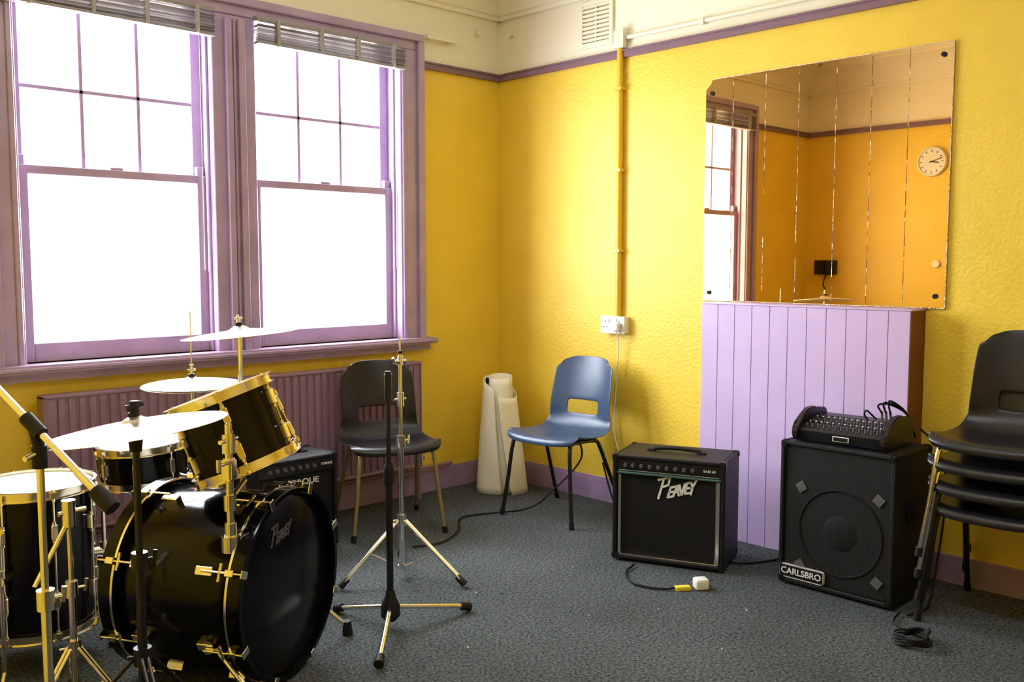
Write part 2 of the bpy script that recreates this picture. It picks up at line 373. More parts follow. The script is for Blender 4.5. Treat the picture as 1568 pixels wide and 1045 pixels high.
# conduit, socket, vent
cd=empty('cable_conduit',(0,-1.007,0))
cyls('vertical_run',[((-.024,0,1.09),(-.024,0,2.60),.018)],M_yel,cd,seg=18)
boxes('clips',[((-.046,-.024,z),(-.001,.024,z+.02)) for z in (1.45,1.9,2.35)],M_yel,cd,bev=.003)
box('junction_box',(-.045,-.035,2.58),(-.001,.035,2.68),M_cream,cd,bev=.006)
pp=empty('surface_pipe',(0,-1.05,2.635))
cyls('pipe',[((-.016,0,0),(-.016,-4.6,0),.012)],M_cream,pp)
boxes('pipe_clips',[((-.031,-y-.012,-.017),(-.001,-y+.012,.017)) for y in (.5,1.3,2.1,2.9,3.7)],M_cream,pp,bev=.003)
sk=empty('double_wall_socket',(0,-.985,1.04))
box('back_box',(-.04,-.085,-.048),(0,.085,.048),M_white,sk,bev=.005)
box('face_plate',(-.048,-.088,-.05),(-.04,.088,.05),M_white,sk,bev=.003)
boxes('rockers',[((-.053,-.035,.012),(-.048,-.02,.035)),((-.053,.02,.012),(-.048,.035,.035))],M_silver,sk,bev=.002)
boxes('pin_holes',[((-.0487,s*.05+dy-.004,z-.003),(-.0475,s*.05+dy+.004,z+.003)) for s in (-1,1) for dy,z in ((0,.02),(-.012,-.012),(.012,-.012))],M_rubber,sk)
box('plug',(-.085,-.065,-.03),(-.048,-.02,.015),M_white,sk,bev=.008)
tube('wall_flex',[(-.07,-1.03,1.01),(-.045,-1.03,.93),(-.03,-1.005,.7),(-.03,-.99,.45),(-.04,-1.04,.3),(-.04,-1.1,.15),(-.06,-1.2,.01)],.004,M_white)
vt=empty('air_vent',(0,-.815,2.765))
boxes('frame',[((-.015,-.125,-.145),(0,-.1,.12)),((-.015,.1,-.145),(0,.125,.12)),((-.015,-.1,-.145),(0,.1,-.115)),((-.015,-.1,.095),(0,.1,.12))],M_cream,vt,bev=.002)
boxes('louvres',[((-.011,-.1,-.108+k*.0235),(-.001,.1,-.094+k*.0235)) for k in range(9)]+[((-.012,-.004,-.115),(-.002,.004,.1))],M_cream,vt)
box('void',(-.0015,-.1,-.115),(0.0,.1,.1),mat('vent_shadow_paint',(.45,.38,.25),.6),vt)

# clock + boxes on west wall (seen in mirror)
ck=empty('wall_clock',(CX,-1.14,2.23),quat=Vector((1,0,0)).to_track_quat('Z','Y'))
lathe('rim',[(0,0),(.122,0),(.125,.02),(.118,.034),(.108,.034),(.106,.024)],M_white,ck)
lathe('dial',[(0,.024),(.107,.024)],M_white,ck)
bm=bmesh.new()
for k in range(12): bmbox(bm,(-.003,.08,.0245),(.003,.097,.026),Matrix.Rotation(k*math.pi/6,4,'Z'))
bmbox(bm,(-.004,-.015,.027),(.004,.062,.029),Matrix.Rotation(math.radians(100),4,'Z')); bmbox(bm,(-.003,-.02,.03),(.003,.092,.032),Matrix.Rotation(math.radians(72),4,'Z'))
finish('hands',bm,M_rubber,ck,False)
eb=empty('fuse_box',(CX,-.22,1.34))
boxes('housing',[((0,-.1,-.06),(.06,-.005,.07)),((0,.005,-.06),(.06,.1,.07))],M_blackpl,eb,bev=.006)
tube('lead',[(.02,0,-.06),(.03,.02,-.15),(.02,.0,-.3),(.02,.02,-1.2)],.006,M_blackpl,eb)
th=empty('thermostat_dial',(CX,-1.2,1.38)); lathe('dial',[(0,.02),(.03,.02),(.035,0)],M_white,th,frameM((0,0,0),(1,0,0)))

# added fill light, out of shot, built as a ceiling fluorescent batten
fl=empty('added_fill_batten',(-2.3,-3.3,H))
box('body',(-.05,-.65,-.06),(.05,.65,0),M_white,fl,bev=.006)
cyl('fill_tube',(0,-.6,-.09),(0,.6,-.09),.016,mat('fill_tube_glow',(.9,.9,.9),.4,emit=4),fl)
boxes('fill_tube_holders',[((-.02,-.62,-.11),(.02,-.6,-.05)),((-.02,.6,-.11),(.02,.62,-.05))],M_white,fl)
ld=bpy.data.lights.new('added_fill_light','AREA'); ld.shape='RECTANGLE'; ld.size=.2; ld.size_y=1.2; ld.energy=26; ld.color=(.97,.98,1)
lo=bpy.data.objects.new('added_fill_light',ld); COL.objects.link(lo); lo.parent=fl; lo.location=(0,0,-.12)

# ------------------------------------------------------------ chairs
def chair(loc,rz,mshell,mleg,name='plastic_chair'):
    e=empty(name,loc,rz)
    ctrl=[(-.238,.428,.215),(-.236,.452,.232),(-.205,.470,.24),(-.12,.458,.243),(-.03,.446,.242),(.06,.446,.236),(.125,.462,.226),(.17,.505,.214),(.19,.565,.206),(.203,.64,.203),(.22,.72,.200),(.24,.80,.192),(.252,.845,.180),(.258,.862,.165)]
    P=catmull([Vector(c) for c in ctrl],3)
    bm=bmesh.new(); nc=17; G=[]
    for p in P:
        y,z,hw=p; b=min(1,max(0,(z-.455)/.12)) if y>.06 else 0
        row=[]
        for k in range(nc):
            s=-1+2*k/(nc-1); X=s*hw
            yy=y-b*.045*abs(s)**2.2; zz=z+(1-b)*.018*abs(s)**4*(1 if y>-.2 else .2)-(1-b)*.008*(1-s*s)
            if z>.8: zz-=.05*abs(s)**5*(z-.8)/.06
            if y<-.2: yy+=.03*abs(s)**4
            row.append(bm.verts.new((X,yy,zz)))
        G.append(row)
    for i in range(len(P)-1):
        zc=(P[i].y+P[i+1].y)/2
        for k in range(nc-1):
            s=-1+2*(k+.5)/(nc-1)
            if P[i].x>.1 and .540<zc<.625 and abs(s)<.46: continue
            bm.faces.new((G[i][k],G[i][k+1],G[i+1][k+1],G[i+1][k]))
    o=finish('shell',bm,mshell,e,ang=180)
    md=o.modifiers.new('s','SOLIDIFY'); md.thickness=.008; md.offset=-1
    md=o.modifiers.new('b','SUBSURF'); md.levels=1; md.render_levels=2
    r=.011
    for s in (-1,1):
        tube('leg_frame_%d'%(1 if s<0 else 2),[(s*.238,-.235,.012),(s*.215,-.215,.2),(s*.195,-.195,.40),(s*.185,-.165,.432),(s*.182,-.1,.436),(s*.182,.0,.43),(s*.185,.05,.425),(s*.19,.085,.39),(s*.21,.17,.2),(s*.232,.255,.012)],r,mleg,e,n=5,seg=10)
        cyls('ferrules_%d'%(1 if s<0 else 2),[((s*.24,-.236,0),(s*.236,-.233,.035),.014),((s*.234,.26,0),(s*.231,.247,.035),.014)],M_rubber,e)
    cyls('cross_bars',[((-.185,-.1,.43),(.185,-.1,.43),.009),((-.185,.03,.424),(.185,.03,.424),.009)],mleg,e)
    return e
chair((-.391,-.923,0),math.radians(-84.3),M_blue,M_blackmetal)
chair((-1.243,-.455,0),math.radians(-21.7),M_chairblack,M_khaki)
for k in range(4):
    chair((-.325-.006*k,-3.21,.088*k),math.radians(-90+1.2*(k%2)),M_chairblack,M_chrome if k>1 else M_blackmetal)

# ------------------------------------------------------------ amps
def corners(w,d,h,s,m,e,r=.006):
    bm=bmesh.new()
    for x in (-w/2,w/2):
        for y in (-d/2,d/2):
            for z in (0.012,h):
                sx=-1 if x>0 else 1; sy=-1 if y>0 else 1; sz=-1 if z>.1 else 1
                a=(x-sx*.003,y-sy*.003,z-sz*.003); b=(x+sx*s,y+sy*s,z+sz*s)
                bmbox(bm,[min(p) for p in zip(a,b)],[max(p) for p in zip(a,b)])
    bmesh.ops.bevel(bm,geom=bm.edges[:],offset=r,segments=2,affect='EDGES')
    finish('corner_protectors',bm,m,e)
def cabinet(e,w,d,h,z0=.012,m=M_blacktex):
    t=.018
    boxes('carcass',[((-w/2,-d/2,z0),(-w/2+t,d/2,h)),((w/2-t,-d/2,z0),(w/2,d/2,h)),((-w/2+t,-d/2,h-t),(w/2-t,d/2,h)),((-w/2+t,-d/2,z0),(w/2-t,d/2,z0+t)),((-w/2+t,d/2-t,z0+t),(w/2-t,d/2,h-t))],m,e,bev=.004)
def knob_row(e,name,xs,y,z,r,m,d=(0,-1,0),L=.014):
    d=Vector(d); bm=bmesh.new()
    for x in xs: bmlathe(bm,[(0,L),(r*.8,L),(r,L*.4),(r*1.1,0)],frameM((x,y,z),d),14)
    finish(name,bm,m,e)
def strap(e,w,y,z):
    tube('handle',[(-w/2,y,z),(-w/2+.02,y,z+.012),(0,y,z+.018),(w/2-.02,y,z+.012),(w/2,y,z)],.009,M_rubber,e)
    boxes('handle_caps',[((-w/2-.02,y-.014,z-.002),(-w/2+.02,y+.014,z+.01)),((w/2-.02,y-.014,z-.002),(w/2+.02,y+.014,z+.01))],M_rubber,e,bev=.003)
w,d,h=.524,.32,.505
a1=empty('guitar_amplifier',(-.588,-1.836,0),math.radians(-68.3))
cabinet(a1,w,d,h); corners(w,d,h,.03,M_blackpl,a1)
box('grille',(-w/2+.018,-d/2+.022,.03),(w/2-.018,-d/2+.03,.415),M_grille,a1)
box('control_panel',(-w/2+.018,-d/2+.006,.43),(w/2-.018,-d/2+.03,h-.02),M_blackpl,a1)
box('panel_stripe',(-w/2+.02,-d/2+.004,.417),(w/2-.02,-d/2+.012,.429),M_green,a1)
boxes('silver_trims',[((-w/2+.022,-d/2+.008,.032),(-w/2+.038,-d/2+.022,.416)),((w/2-.045,-d/2+.008,.032),(w/2-.022,-d/2+.022,.416))],M_silver,a1,bev=.004)
box('bottom_trim',(-w/2+.02,-d/2+.008,.028),(w/2-.02,-d/2+.022,.036),M_silver,a1,bev=.002)
boxes('panel_lines',[((-w/2+.03,-d/2+.004,.433),(w/2-.03,-d/2+.0065,.4342)),((-w/2+.03,-d/2+.003,.4235),(w/2-.03,-d/2+.0045,.4242))],M_logo,a1)
knob_row(a1,'knobs',[-.2,-.165,-.125,-.085,-.045,-.005,.035,.075,.115],-d/2+.006,.458,.010,M_grey)
text('panel_lettering','BASS 60',.016,(.19,-d/2+.004,.46),M_logo,a1)
bolt_logo('logo',.16,Matrix.Translation((-.05,-d/2+.017,.315))@Matrix.Rotation(math.radians(-4),4,'Y'),M_logo,a1)
strap(a1,.24,0,h)
cyls('feet',[((x,y,0),(x,y,.014),.018) for x in (-.22,.22) for y in (-.11,.11)],M_rubber,a1)
w,d,h=.505,.35,.632
a2=empty('bass_amplifier',(-.38,-2.612,0),math.radians(-90))
cabinet(a2,w,d,h); corners(w,d,h,.036,M_corner,a2,.010)
box('mesh_grille',(-w/2+.02,-d/2+.012,.032),(w/2-.02,-d/2+.018,h-.02),M_mesh,a2)
bm=bmesh.new()
bmlathe(bm,[(.185,0),(.185,.004),(.180,.005),(.176,.003),(.176,0)],frameM((.02,-d/2+.012,.27),(0,-1,0)),56)
bmlathe(bm,[(.075,0),(.070,.002),(0,.003)],frameM((.02,-d/2+.012,.27),(0,-1,0)),40)
finish('speaker_surround',bm,M_mesh,a2)
bm=bmesh.new()
for x,z in ((-.155,.44),(.185,.44),(.185,.10),(-.155,.10)):
    bmbox(bm,(-.02,-.003,-.02),(.02,.003,.02),Matrix.Translation((x,-d/2+.009,z))@Matrix.Rotation(math.radians(35 if x>0 else -35),4,'Y'))
bmesh.ops.bevel(bm,geom=bm.edges[:],offset=.0015,segments=1,affect='EDGES'); finish('grille_clamps',bm,M_grey,a2)
box('badge_plate',(-.245,-d/2+.0,.035),(-.04,-d/2+.01,.092),M_logo,a2,bev=.012)
box('badge_face',(-.24,-d/2-.002,.04),(-.045,-d/2+.002,.087),M_blackpl,a2)
text('badge_lettering','CARLSBRO',.038,(-.1425,-d/2-.003,.064),M_logo,a2)
cyls('feet',[((x,y,0),(x,y,.014),.02) for x in (-.21,.21) for y in (-.13,.13)],M_rubber,a2)
box('side_handle',(w/2,-.06,.33),(w/2+.008,.06,.42),M_corner,a2,bev=.004)
# powered mixer
mx=empty('powered_mixer',(-.385,-2.60,.6365),math.radians(-88)); mx.scale=(.88,.9,1.0)
bm=bmesh.new(); pr=[(-.14,.002),(-.15,.045),(-.135,.055),(.06,.088),(.13,.092),(.13,.002)]
A=[bm.verts.new((-.2,y,z)) for y,z in pr];B=[bm.verts.new((.2,y,z)) for y,z in pr]
bm.faces.new(A);bm.faces.new(B[::-1])
for i in range(len(pr)): bm.faces.new((A[i],A[(i+1)%6],B[(i+1)%6],B[i]))
finish('chassis',bm,M_blackpl,mx,False)
bm=bmesh.new()
for x in (-.232,.2):
    pr2=[(-.155,.0),(-.17,.03),(-.165,.06),(-.14,.072),(-.10,.105),(-.05,.128),(.01,.132),(.05,.12),(.13,.115),(.145,.09),(.145,0)]
    A=[bm.verts.new((x,y,z)) for y,z in pr2];B=[bm.verts.new((x+.032,y,z)) for y,z in pr2]
    bm.faces.new(A);bm.faces.new(B[::-1])
    for i in range(len(pr2)): bm.faces.new((A[i],A[(i+1)%len(pr2)],B[(i+1)%len(pr2)],B[i]))
bmesh.ops.bevel(bm,geom=bm.edges[:],offset=.005,segments=2,affect='EDGES')
finish('end_cheeks',bm,M_blackpl,mx)
sl=Vector((0,-.167,.986)).normalized()
bm=bmesh.new(); bm2=bmesh.new()
for i in range(13):
    for j in range(5):
        xx=-.175+i*.029; yy=-.12+j*.036; zz=.0575+(yy+.135)*.169
        bmlathe(bm,[(0,.014),(.005,.014),(.007,.0)],frameM((xx,yy,zz),sl),8)
        if j in(1,3): bmlathe(bm2,[(0,.0155),(.0045,.0155),(.0048,.0135)],frameM((xx,yy,zz),sl),8)
finish('knobs',bm,M_grey,mx); finish('knob_caps',bm2,M_logo,mx)
box('front_label',(-.03,-.153,.014),(.05,-.147,.036),M_logo,mx,bev=.002); box('front_label_inset',(-.025,-.1545,.017),(.045,-.15,.033),M_blackpl,mx)
cyls('plugs',[((.13+.02*k,.03,.085),(.13+.02*k,.02,.14),.006) for k in range(3)],M_silver,mx)
for k in range(3): tube('lead_%d'%(k+1),[(.13+.02*k,.02,.13),(.12+.025*k,.0,.165+.01*k),(.15+.02*k,.06,.165),(.21,.12,.12),(.235,.165,.02)],.0045,M_rubber,mx)
tube('front_lead',[(.06,.03,.09),(.055,.0,.12),(.075,-.02,.14),(.1,.03,.10)],.004,M_rubber,mx)
w,d,h=.44,.27,.465
a3=empty('guitar_amplifier',(-1.845,-.425,0),0)
cabinet(a3,w,d,h); corners(w,d,h,.03,M_blackpl,a3)
box('grille',(-w/2+.018,-d/2+.02,.03),(w/2-.018,-d/2+.028,.385),M_grille,a3)
box('control_panel',(-w/2+.018,-d/2+.006,.39),(w/2-.018,-d/2+.03,h-.018),M_blackpl,a3)
knob_row(a3,'knobs',[-.15,-.11,-.07,-.03,.01,.05,.09],-d/2+.006,.42,.011,M_grey)
text('logo','TORQUE',.040,(.03,-d/2+.016,.345),M_logo,a3,sx=1.15)
text('panel_lettering','TORQUE',.016,(.16,-d/2+.004,.42),M_logo,a3)
strap(a3,.22,0,h)
cyls('feet',[((x,y,0),(x,y,.014),.018) for x in (-.18,.18) for y in (-.1,.1)],M_rubber,a3)

# ------------------------------------------------------------ drums
def drum(name,bot,top,r,nl,mhead=M_head,roll=0,mbot=M_clearhead):
    bot=Vector(bot);top=Vector(top); ax=top-bot; Ln=ax.length
    q=ax.normalized().to_track_quat('Z','Y')
    e=empty(name,bot,quat=q)
    sr=r-.012
    lathe('shell',[(sr-.006,.012),(sr,.02),(sr,Ln-.02),(sr-.006,Ln-.012)],M_black,e,seg=64)
    lathe('batter_head',[(0,Ln-.004),(r-.012,Ln-.004),(r-.008,Ln-.008),(r-.008,Ln-.02)],mhead,e,seg=64)
    lathe('resonant_head',[(0,.004),(r-.012,.004),(r-.008,.008),(r-.008,.02)],mbot,e,seg=64)
    for nm,za,zb in (('top_hoop',Ln-.026,Ln+.006),('bottom_hoop',-.006,.026)):
        lathe(nm,[(r-.007,za),(r+.006,za),(r+.006,za+.003),(r-.003,za+.004),(r-.003,zb-.004),(r+.005,zb-.003),(r+.005,zb),(r-.007,zb),(r-.007,za)],M_chrome_tint,e,seg=64)
    bm=bmesh.new(); bmr=bmesh.new()
    for k in range(nl):
        a=2*math.pi*k/nl+roll; R=Matrix.Rotation(a,4,'Z')
        for zc in ((Ln*.27,Ln*.73) if Ln>.2 else (Ln*.5,)):
            bmbox(bm,(sr-.002,-.011,zc-.026),(sr+.02,.011,zc+.026),R)
            bmcyl(bm,R@Vector((sr+.012,0,zc-.035)),R@Vector((sr+.012,0,zc+.035)),.008,seg=10)
        bmcyl(bmr,R@Vector((sr+.014,0,.012)),R@Vector((sr+.014,0,Ln-.012)),.0032,seg=8)
        for zc in (.012,Ln-.012):
            bmbox(bmr,(r-.004,-.01,zc-.01),(r+.012,.01,zc+.01),R)
            bmcyl(bmr,R@Vector((sr+.014,0,zc-.02)),R@Vector((sr+.014,0,zc+.02)),.006,seg=8)
    bmesh.ops.bevel(bm,geom=[x for x in bm.edges if x.calc_length()>.02],offset=.003,segments=1,affect='EDGES')
    finish('lugs',bm,M_chrome_tint,e); finish('tension_rods',bmr,M_chrome_tint,e)
    return e,Ln
n=Vector((.485,-.875,0)).normalized()
fc=Vector((-2.582,-1.715,.325)); rc=fc-n*.50
xax=Vector((0,0,1)).cross(n); q=Matrix((xax,Vector((0,0,1)),n)).transposed().to_quaternion()
bd=empty('bass_drum',rc,quat=q)
R=.32; r=.298
lathe('shell',[(r-.005,.02),(r,.03),(r,.47),(r-.005,.48)],M_black,bd,seg=80)
lathe('front_head',[(0,.486),(r-.01,.486),(r,.482),(r+.002,.46)],M_blackhead,bd,seg=80)
lathe('batter_head',[(0,.014),(r-.01,.014),(r,.018),(r+.002,.04)],M_head,bd,seg=80)
for nm,za,zb in (('front_hoop',.458,.508),('rear_hoop',-.008,.042)):
    lathe(nm,[(r+.004,za),(R-.003,za),(R,za+.004),(R,zb-.004),(R-.003,zb),(r+.004,zb),(r+.004,za)],M_black,bd,seg=80)
    zi=za if nm=='front_hoop' else zb
    lathe(nm+'_inlay',[(R-.004,zi-.003),(R+.0015,zi-.003),(R+.0015,zi+.005),(R-.004,zi+.005),(R-.004,zi-.003)],M_chrome_tint,bd,seg=80)
bm=bmesh.new(); bmr=bmesh.new()
for k in range(8):
    A=Matrix.Rotation(2*math.pi*(k+.5)/8,4,'Z')
    for zc in (.13,.37):
        bmbox(bm,(r-.002,-.014,zc-.03),(r+.024,.014,zc+.03),A)
    for z0_,z1_ in ((-.01,.13),(.37,.51)):
        bmcyl(bmr,A@Vector((R+.012,0,z0_)),A@Vector((R+.012,0,z1_)),.004,seg=8)
        zz=z0_ if z0_<.1 else z1_
        bmbox(bm,(r+.002,-.013,min(zz,zz+(.004 if zz>0 else -.004))),(R+.018,.013,max(zz,zz+(.004 if zz>0 else -.004))),A)
        zi=zz-.055 if zz>.1 else zz+.03
        bmbox(bm,(R,-.011,zi),(R+.02,.011,zi+.03),A)
        zt=zz-.075 if zz>.1 else zz+.075
        bmcyl(bmr,A@Vector((R+.012,-.028,zt)),A@Vector((R+.012,.028,zt)),.005,seg=8)
bmesh.ops.bevel(bm,geom=bm.edges[:],offset=.002,segments=1,affect='EDGES')
finish('lugs_and_claws',bm,M_chrome_tint,bd); finish('tension_rods',bmr,M_chrome_tint,bd)
bolt_logo('head_logo',.11,Matrix(((1,0,0,-.10),(0,0,1,.15),(0,-1,0,.4905),(0,0,0,1))),M_grey,bd)
def wl(v): return q.inverted()@(Vector(v)-rc)
sp1=wl((-2.241,-1.542,.0)); sp2=wl((-2.83,-2.02,.0))
for i,(sp,sx) in enumerate(((sp1,1),(sp2,-1))):
    sgn=1 if sp.x>0 else -1
    a=Vector((sgn*.27,-.12,.38))
    cyls('spur_%d'%(i+1),[(a,sp+Vector((0,.03,0)),.009),(a,a+Vector((sgn*.03,.0,0)),.022)],M_chrome_tint,bd)
    cyl('spur_foot_%d'%(i+1),sp+Vector((0,.05,0))+(a-sp)*.02,sp,.016,M_rubber,bd,r1=.02)
# double tom holder
P2=(-2.825,-1.775)
tb=wl((*P2,.50)); pt=wl((*P2,.90))
cyls('tom_post',[(tb,pt,.012),(tb+Vector((0,.0,0)),tb+Vector((0,.05,0)),.03),(tb+Vector((0,.05,0)),tb+Vector((0,.09,0)),.019),(pt-Vector((0,.09,0)),pt-Vector((0,.03,0)),.021),(pt-Vector((0,.27,0)),pt-Vector((0,.22,0)),.020)],M_chrome_tint,bd)
cyls('tom_arms',[(wl((*P2,.85)),wl((-2.775,-1.70,.87)),.010),(wl((*P2,.66)),wl((-2.68,-1.60,.67)),.009)],M_chrome_tint,bd)
bmx=bmesh.new(); c=wl((*P2,.76)); bmbox(bmx,(c.x-.020,c.y-.035,c.z-.018),(c.x+.020,c.y+.035,c.z+.018)); bmesh.ops.bevel(bmx,geom=bmx.edges[:],offset=.006,segments=2,affect='EDGES'); finish('mount_block',bmx,M_chrome_tint,bd)
cyls('mount_wingbolts',[(c+Vector((-.055,.02,0)),c+Vector((.03,.02,0)),.006),(c+Vector((-.055,0,0)),c+Vector((-.055,.04,0)),.007),(pt+Vector((-.045,-.05,0)),pt+Vector((.045,-.05,0)),.007)],M_chrome_tint,bd)
drum('rack_tom',(-2.678,-1.622,.722),(-2.745,-1.557,.968),.176,6,roll=.3)
drum('rack_tom',(-2.455,-1.335,.672),(-2.520,-1.275,.870),.138,6,roll=.1)
e,Ln=drum('floor_tom',(-3.146,-.969,.13),(-3.146,-.969,.635),.2,8)
for k in range(3):
    a=math.radians(-75+120*k); c,s=math.cos(a),math.sin(a)
    cyls('leg_%d'%(k+1),[((c*.222,s*.222,Ln*.75),(c*.222,s*.222,-.08),.008),((c*.222,s*.222,-.08),(c*.24,s*.24,-.115),.008)],M_chrome_tint,e)
    cyl('leg_foot_%d'%(k+1),(c*.237,s*.237,-.11),(c*.242,s*.242,-.13),.016,M_rubber,e)
    cyls('leg_bracket_%d'%(k+1),[((c*.185,s*.185,Ln*.45),(c*.235,s*.235,Ln*.45),.018),((c*.222,s*.222,Ln*.38),(c*.222,s*.222,Ln*.52),.016)],M_chrome_tint,e)
sn,_=drum('snare_drum',(-2.631,-.694,.515),(-2.640,-.694,.672),.178,8,roll=.2)

def stand(name,c,feet,apex,low,top,mp,ml,r=.0125,mid=None):
    e=empty(name,(c[0],c[1],0))
    cyls('pole',[((0,0,low),(0,0,top*.62),r),((0,0,top*.6),(0,0,top),r*.75)],mp,e)
    cyls('collars',[((0,0,apex-.025),(0,0,apex+.025),r*1.9),((0,0,top*.62-.03),(0,0,top*.62+.02),r*1.7),((0,0,low-.01),(0,0,low+.02),r*1.6)],mp,e)
    L=[];F=[];W=[]
    for f in feet:
        v=Vector((f[0]-c[0],f[1]-c[1],0)); fo=v+Vector((0,0,.012)); a=Vector((0,0,apex))+v.normalized()*.018
        for sd in (-1,1):
            off=v.normalized().cross(Vector((0,0,1)))*.008*sd
            L.append((a+off,fo+off+Vector((0,0,.008)),.0055))
        md=a.lerp(fo,.5); L.append((Vector((0,0,low))+v.normalized()*.01,md,.0045))
        d=(fo-a).normalized(); F.append((fo-d*.05,fo+Vector((0,0,.004)),.013,.017))
    cyls('tripod_legs',L,ml,e,seg=10); cyls('rubber_feet',F,M_rubber,e)
    z=top*.62
    W=[((-.005,0,z-.005),(.045,0,z-.005),.005),((.04,-.0,z-.02),(.045,0,z+.018),.006),((0,0,apex),(-.04,0.01,apex),.005)]
    cyls('wing_screws',W,mp,e,seg=10)
    return e
st=stand('cymbal_stand',(-1.70,-1.17),[(-1.585,-1.461),(-1.993,-1.119),(-1.522,-.93)],.263,.05,1.0,M_chrome,M_chrome)
cyls('tilter',[((0,0,.99),(0,0,1.08),.0045),((-.03,0,.965),(.03,0,.965),.012),((-.028,-.005,.955),(-.045,-.01,.985),.006),((0,0,.95),(0,0,.99),.014)],M_chrome,st)
cyls('clamp_screw',[((-.035,0,.80),(.03,0,.80),.006),((0,0,.77),(0,0,.83),.017)],M_chrome,st)
cyls('felt',[((0,0,1.0),(0,0,1.012),.012)],M_rubber,st)
ms=empty('microphone_stand',(-2.085,-1.60,0))
cyls('pole',[((0,0,.06),(0,0,.62),.0135),((0,0,.60),(0,0,.985),.009)],M_blackmetal,ms)
cyls('clutch',[((0,0,.88),(0,0,.98),.015),((0,0,.97),(0,0,.99),.012)],M_blackmetal,ms)
lathe('tripod_hub',[(0,.15),(.016,.15),(.022,.12),(.036,.09),(.038,.05),(.02,.03),(0,.03)],M_rubber,ms,seg=24)
lathe('height_clutch',[(.014,.56),(.02,.565),(.021,.62),(.013,.64)],M_rubber,ms,seg=20)
fts=[(-1.749,-1.679),(-2.34,-1.872),(-2.145,-1.319)]
cyls('legs',[((0,0,.085),(f[0]+2.085,f[1]+1.60,.02),.010) for f in fts],M_chrome,ms)
cyls('leg_tips',[(Vector((0,0,.085)).lerp(Vector((f[0]+2.085,f[1]+1.60,.02)),.88),(f[0]+2.085,f[1]+1.60,.018),.016,.018) for f in fts],M_rubber,ms)
def cymbal(e,z,R_,tilt,axis,name='cymbal'):
    Mx=Matrix.Translation((0,0,z))@Matrix.Rotation(tilt,4,Vector(axis))
    k=R_/.2
    prof=[(.006,.022),(.018,.021),(.03*k**.5,.013),(.038*k**.5,.007),(.05,.0055),(R_*.45,.001),(R_*.75,-.005),(R_,-.013),(R_,-.0145),(R_*.75,-.0065),(R_*.45,-.0005),(.05,.004),(.03,.011),(.006,.02)]
    lathe(name,prof,M_cym,e,Mx,seg=72,ang=60)
    cyls(name+'_nut',[(Mx@Vector((0,0,.022)),Mx@Vector((0,0,.034)),.014)],M_rubber,e)
    cyls(name+'_wingnut',[(Mx@Vector((0,0,.034)),Mx@Vector((0,0,.05)),.007),(Mx@Vector((-.018,0,.052)),Mx@Vector((.018,0,.052)),.004),(Mx@Vector((0,0,-.03)),Mx@Vector((0,0,.065)),.004)],M_chrome_tint,e)
Rv=Vector((.718,-.696,0)); Fv=Vector((.696,.718,0))
def feet3(c,rad,a0): return [(c[0]+rad*math.cos(a0+k*2.094),c[1]+rad*math.sin(a0+k*2.094)) for k in range(3)]
c=(-2.377,-1.02); ca=stand('crash_cymbal_stand',c,feet3(c,.22,.45),.36,.1,1.10,M_chrome,M_chrome); cymbal(ca,1.125,.225,math.radians(-5),Fv)
c=(-2.40,-.64); cb=stand('hi_hat_stand',c,feet3(c,.22,.2),.3,.08,.86,M_chrome,M_chrome,r=.011)
cymbal(cb,.89,.205,math.radians(2),Rv,'top_cymbal'); 
lathe('bottom_cymbal',[(.006,-.02),(.03,-.015),(.05,-.008),(.2,.006),(.2,.0075),(.05,-.0065),(.006,-.018)],M_cym,cb,Matrix.Translation((0,0,.868)),seg=64)
cyls('pull_rod',[((0,0,.85),(0,0,1.19),.0035),((0,0,.93),(0,0,.965),.009)],M_chrome,cb)
c=(-3.161,-1.895); cc=stand('ride_cymbal_stand',c,feet3(c,.27,2.5),.30,.07,.93,M_blackmetal,M_blackmetal,r=.013); cymbal(cc,.955,.245,math.radians(-7.5),Fv)
lathe('black_tilter',[(0,-.06),(.016,-.06),(.02,-.02),(.014,0),(.01,.0)],M_rubber,cc,Matrix.Translation((0,0,.94)),seg=20)
cyls('black_knob',[((0,0,.975),(0,0,1.02),.013),((-.022,0,1.0),(.022,0,1.01),.009)],M_rubber,cc)
c=(-3.452,-2.033); cs=stand('boom_stand',c,feet3(c,.27,1.2),.3,.07,.93,M_chrome_tint,M_chrome_tint,r=.0125)
def lo_(p): return Vector(p)-Vector((c[0],c[1],0))
p0=lo_((-3.575,-1.79,1.21)); p1=lo_((-3.379,-2.256,.842))
cyls('boom_arm',[(p0,p1,.0085)],M_chrome,cs)
cyls('boom_grip',[(p0.lerp(p1,.82),p1,.0105)],M_chrome,cs)
cyls('counterweight',[(p0.lerp(p1,.93),p1+(p1-p0).normalized()*.02,.019)],M_rubber,cs)
cyls('boom_clamp',[((0,0,.90),(0,0,.955),.018),(Vector((0,0,.95)),p0.lerp(p1,.55),.014),(p0.lerp(p1,.50),p0.lerp(p1,.60),.017)],M_rubber,cs)
cyls('clamp_wing',[((-.04,-.02,.93),(.04,.02,.95),.007)],M_chrome_tint,cs)
c=(-2.635,-.694); ss=stand('snare_stand',c,feet3(c,.20,.9),.24,.06,.46,M_chrome,M_chrome,r=.012)
cyls('basket_arms',[((0,0,.44),(.175*math.cos(a),.175*math.sin(a),.50),.006) for a in (0.6,2.7,4.8)]+[((.178*math.cos(a),.178*math.sin(a),.497),(.195*math.cos(a),.195*math.sin(a),.535),.007) for a in (0.6,2.7,4.8)],M_chrome,ss)
c=(-3.21,-1.50); s3=stand('drum_hardware_stand',c,feet3(c,.17,.3+math.pi),.22,.06,.66,M_chrome_tint,M_chrome_tint,r=.011)
cyls('clamp',[((0,0,.60),(0,0,.68),.02),((-.03,.0,.64),(.05,.0,.645),.008),((0,0,.62),(-.12,-.05,.45),.008)],M_chrome_tint,s3)

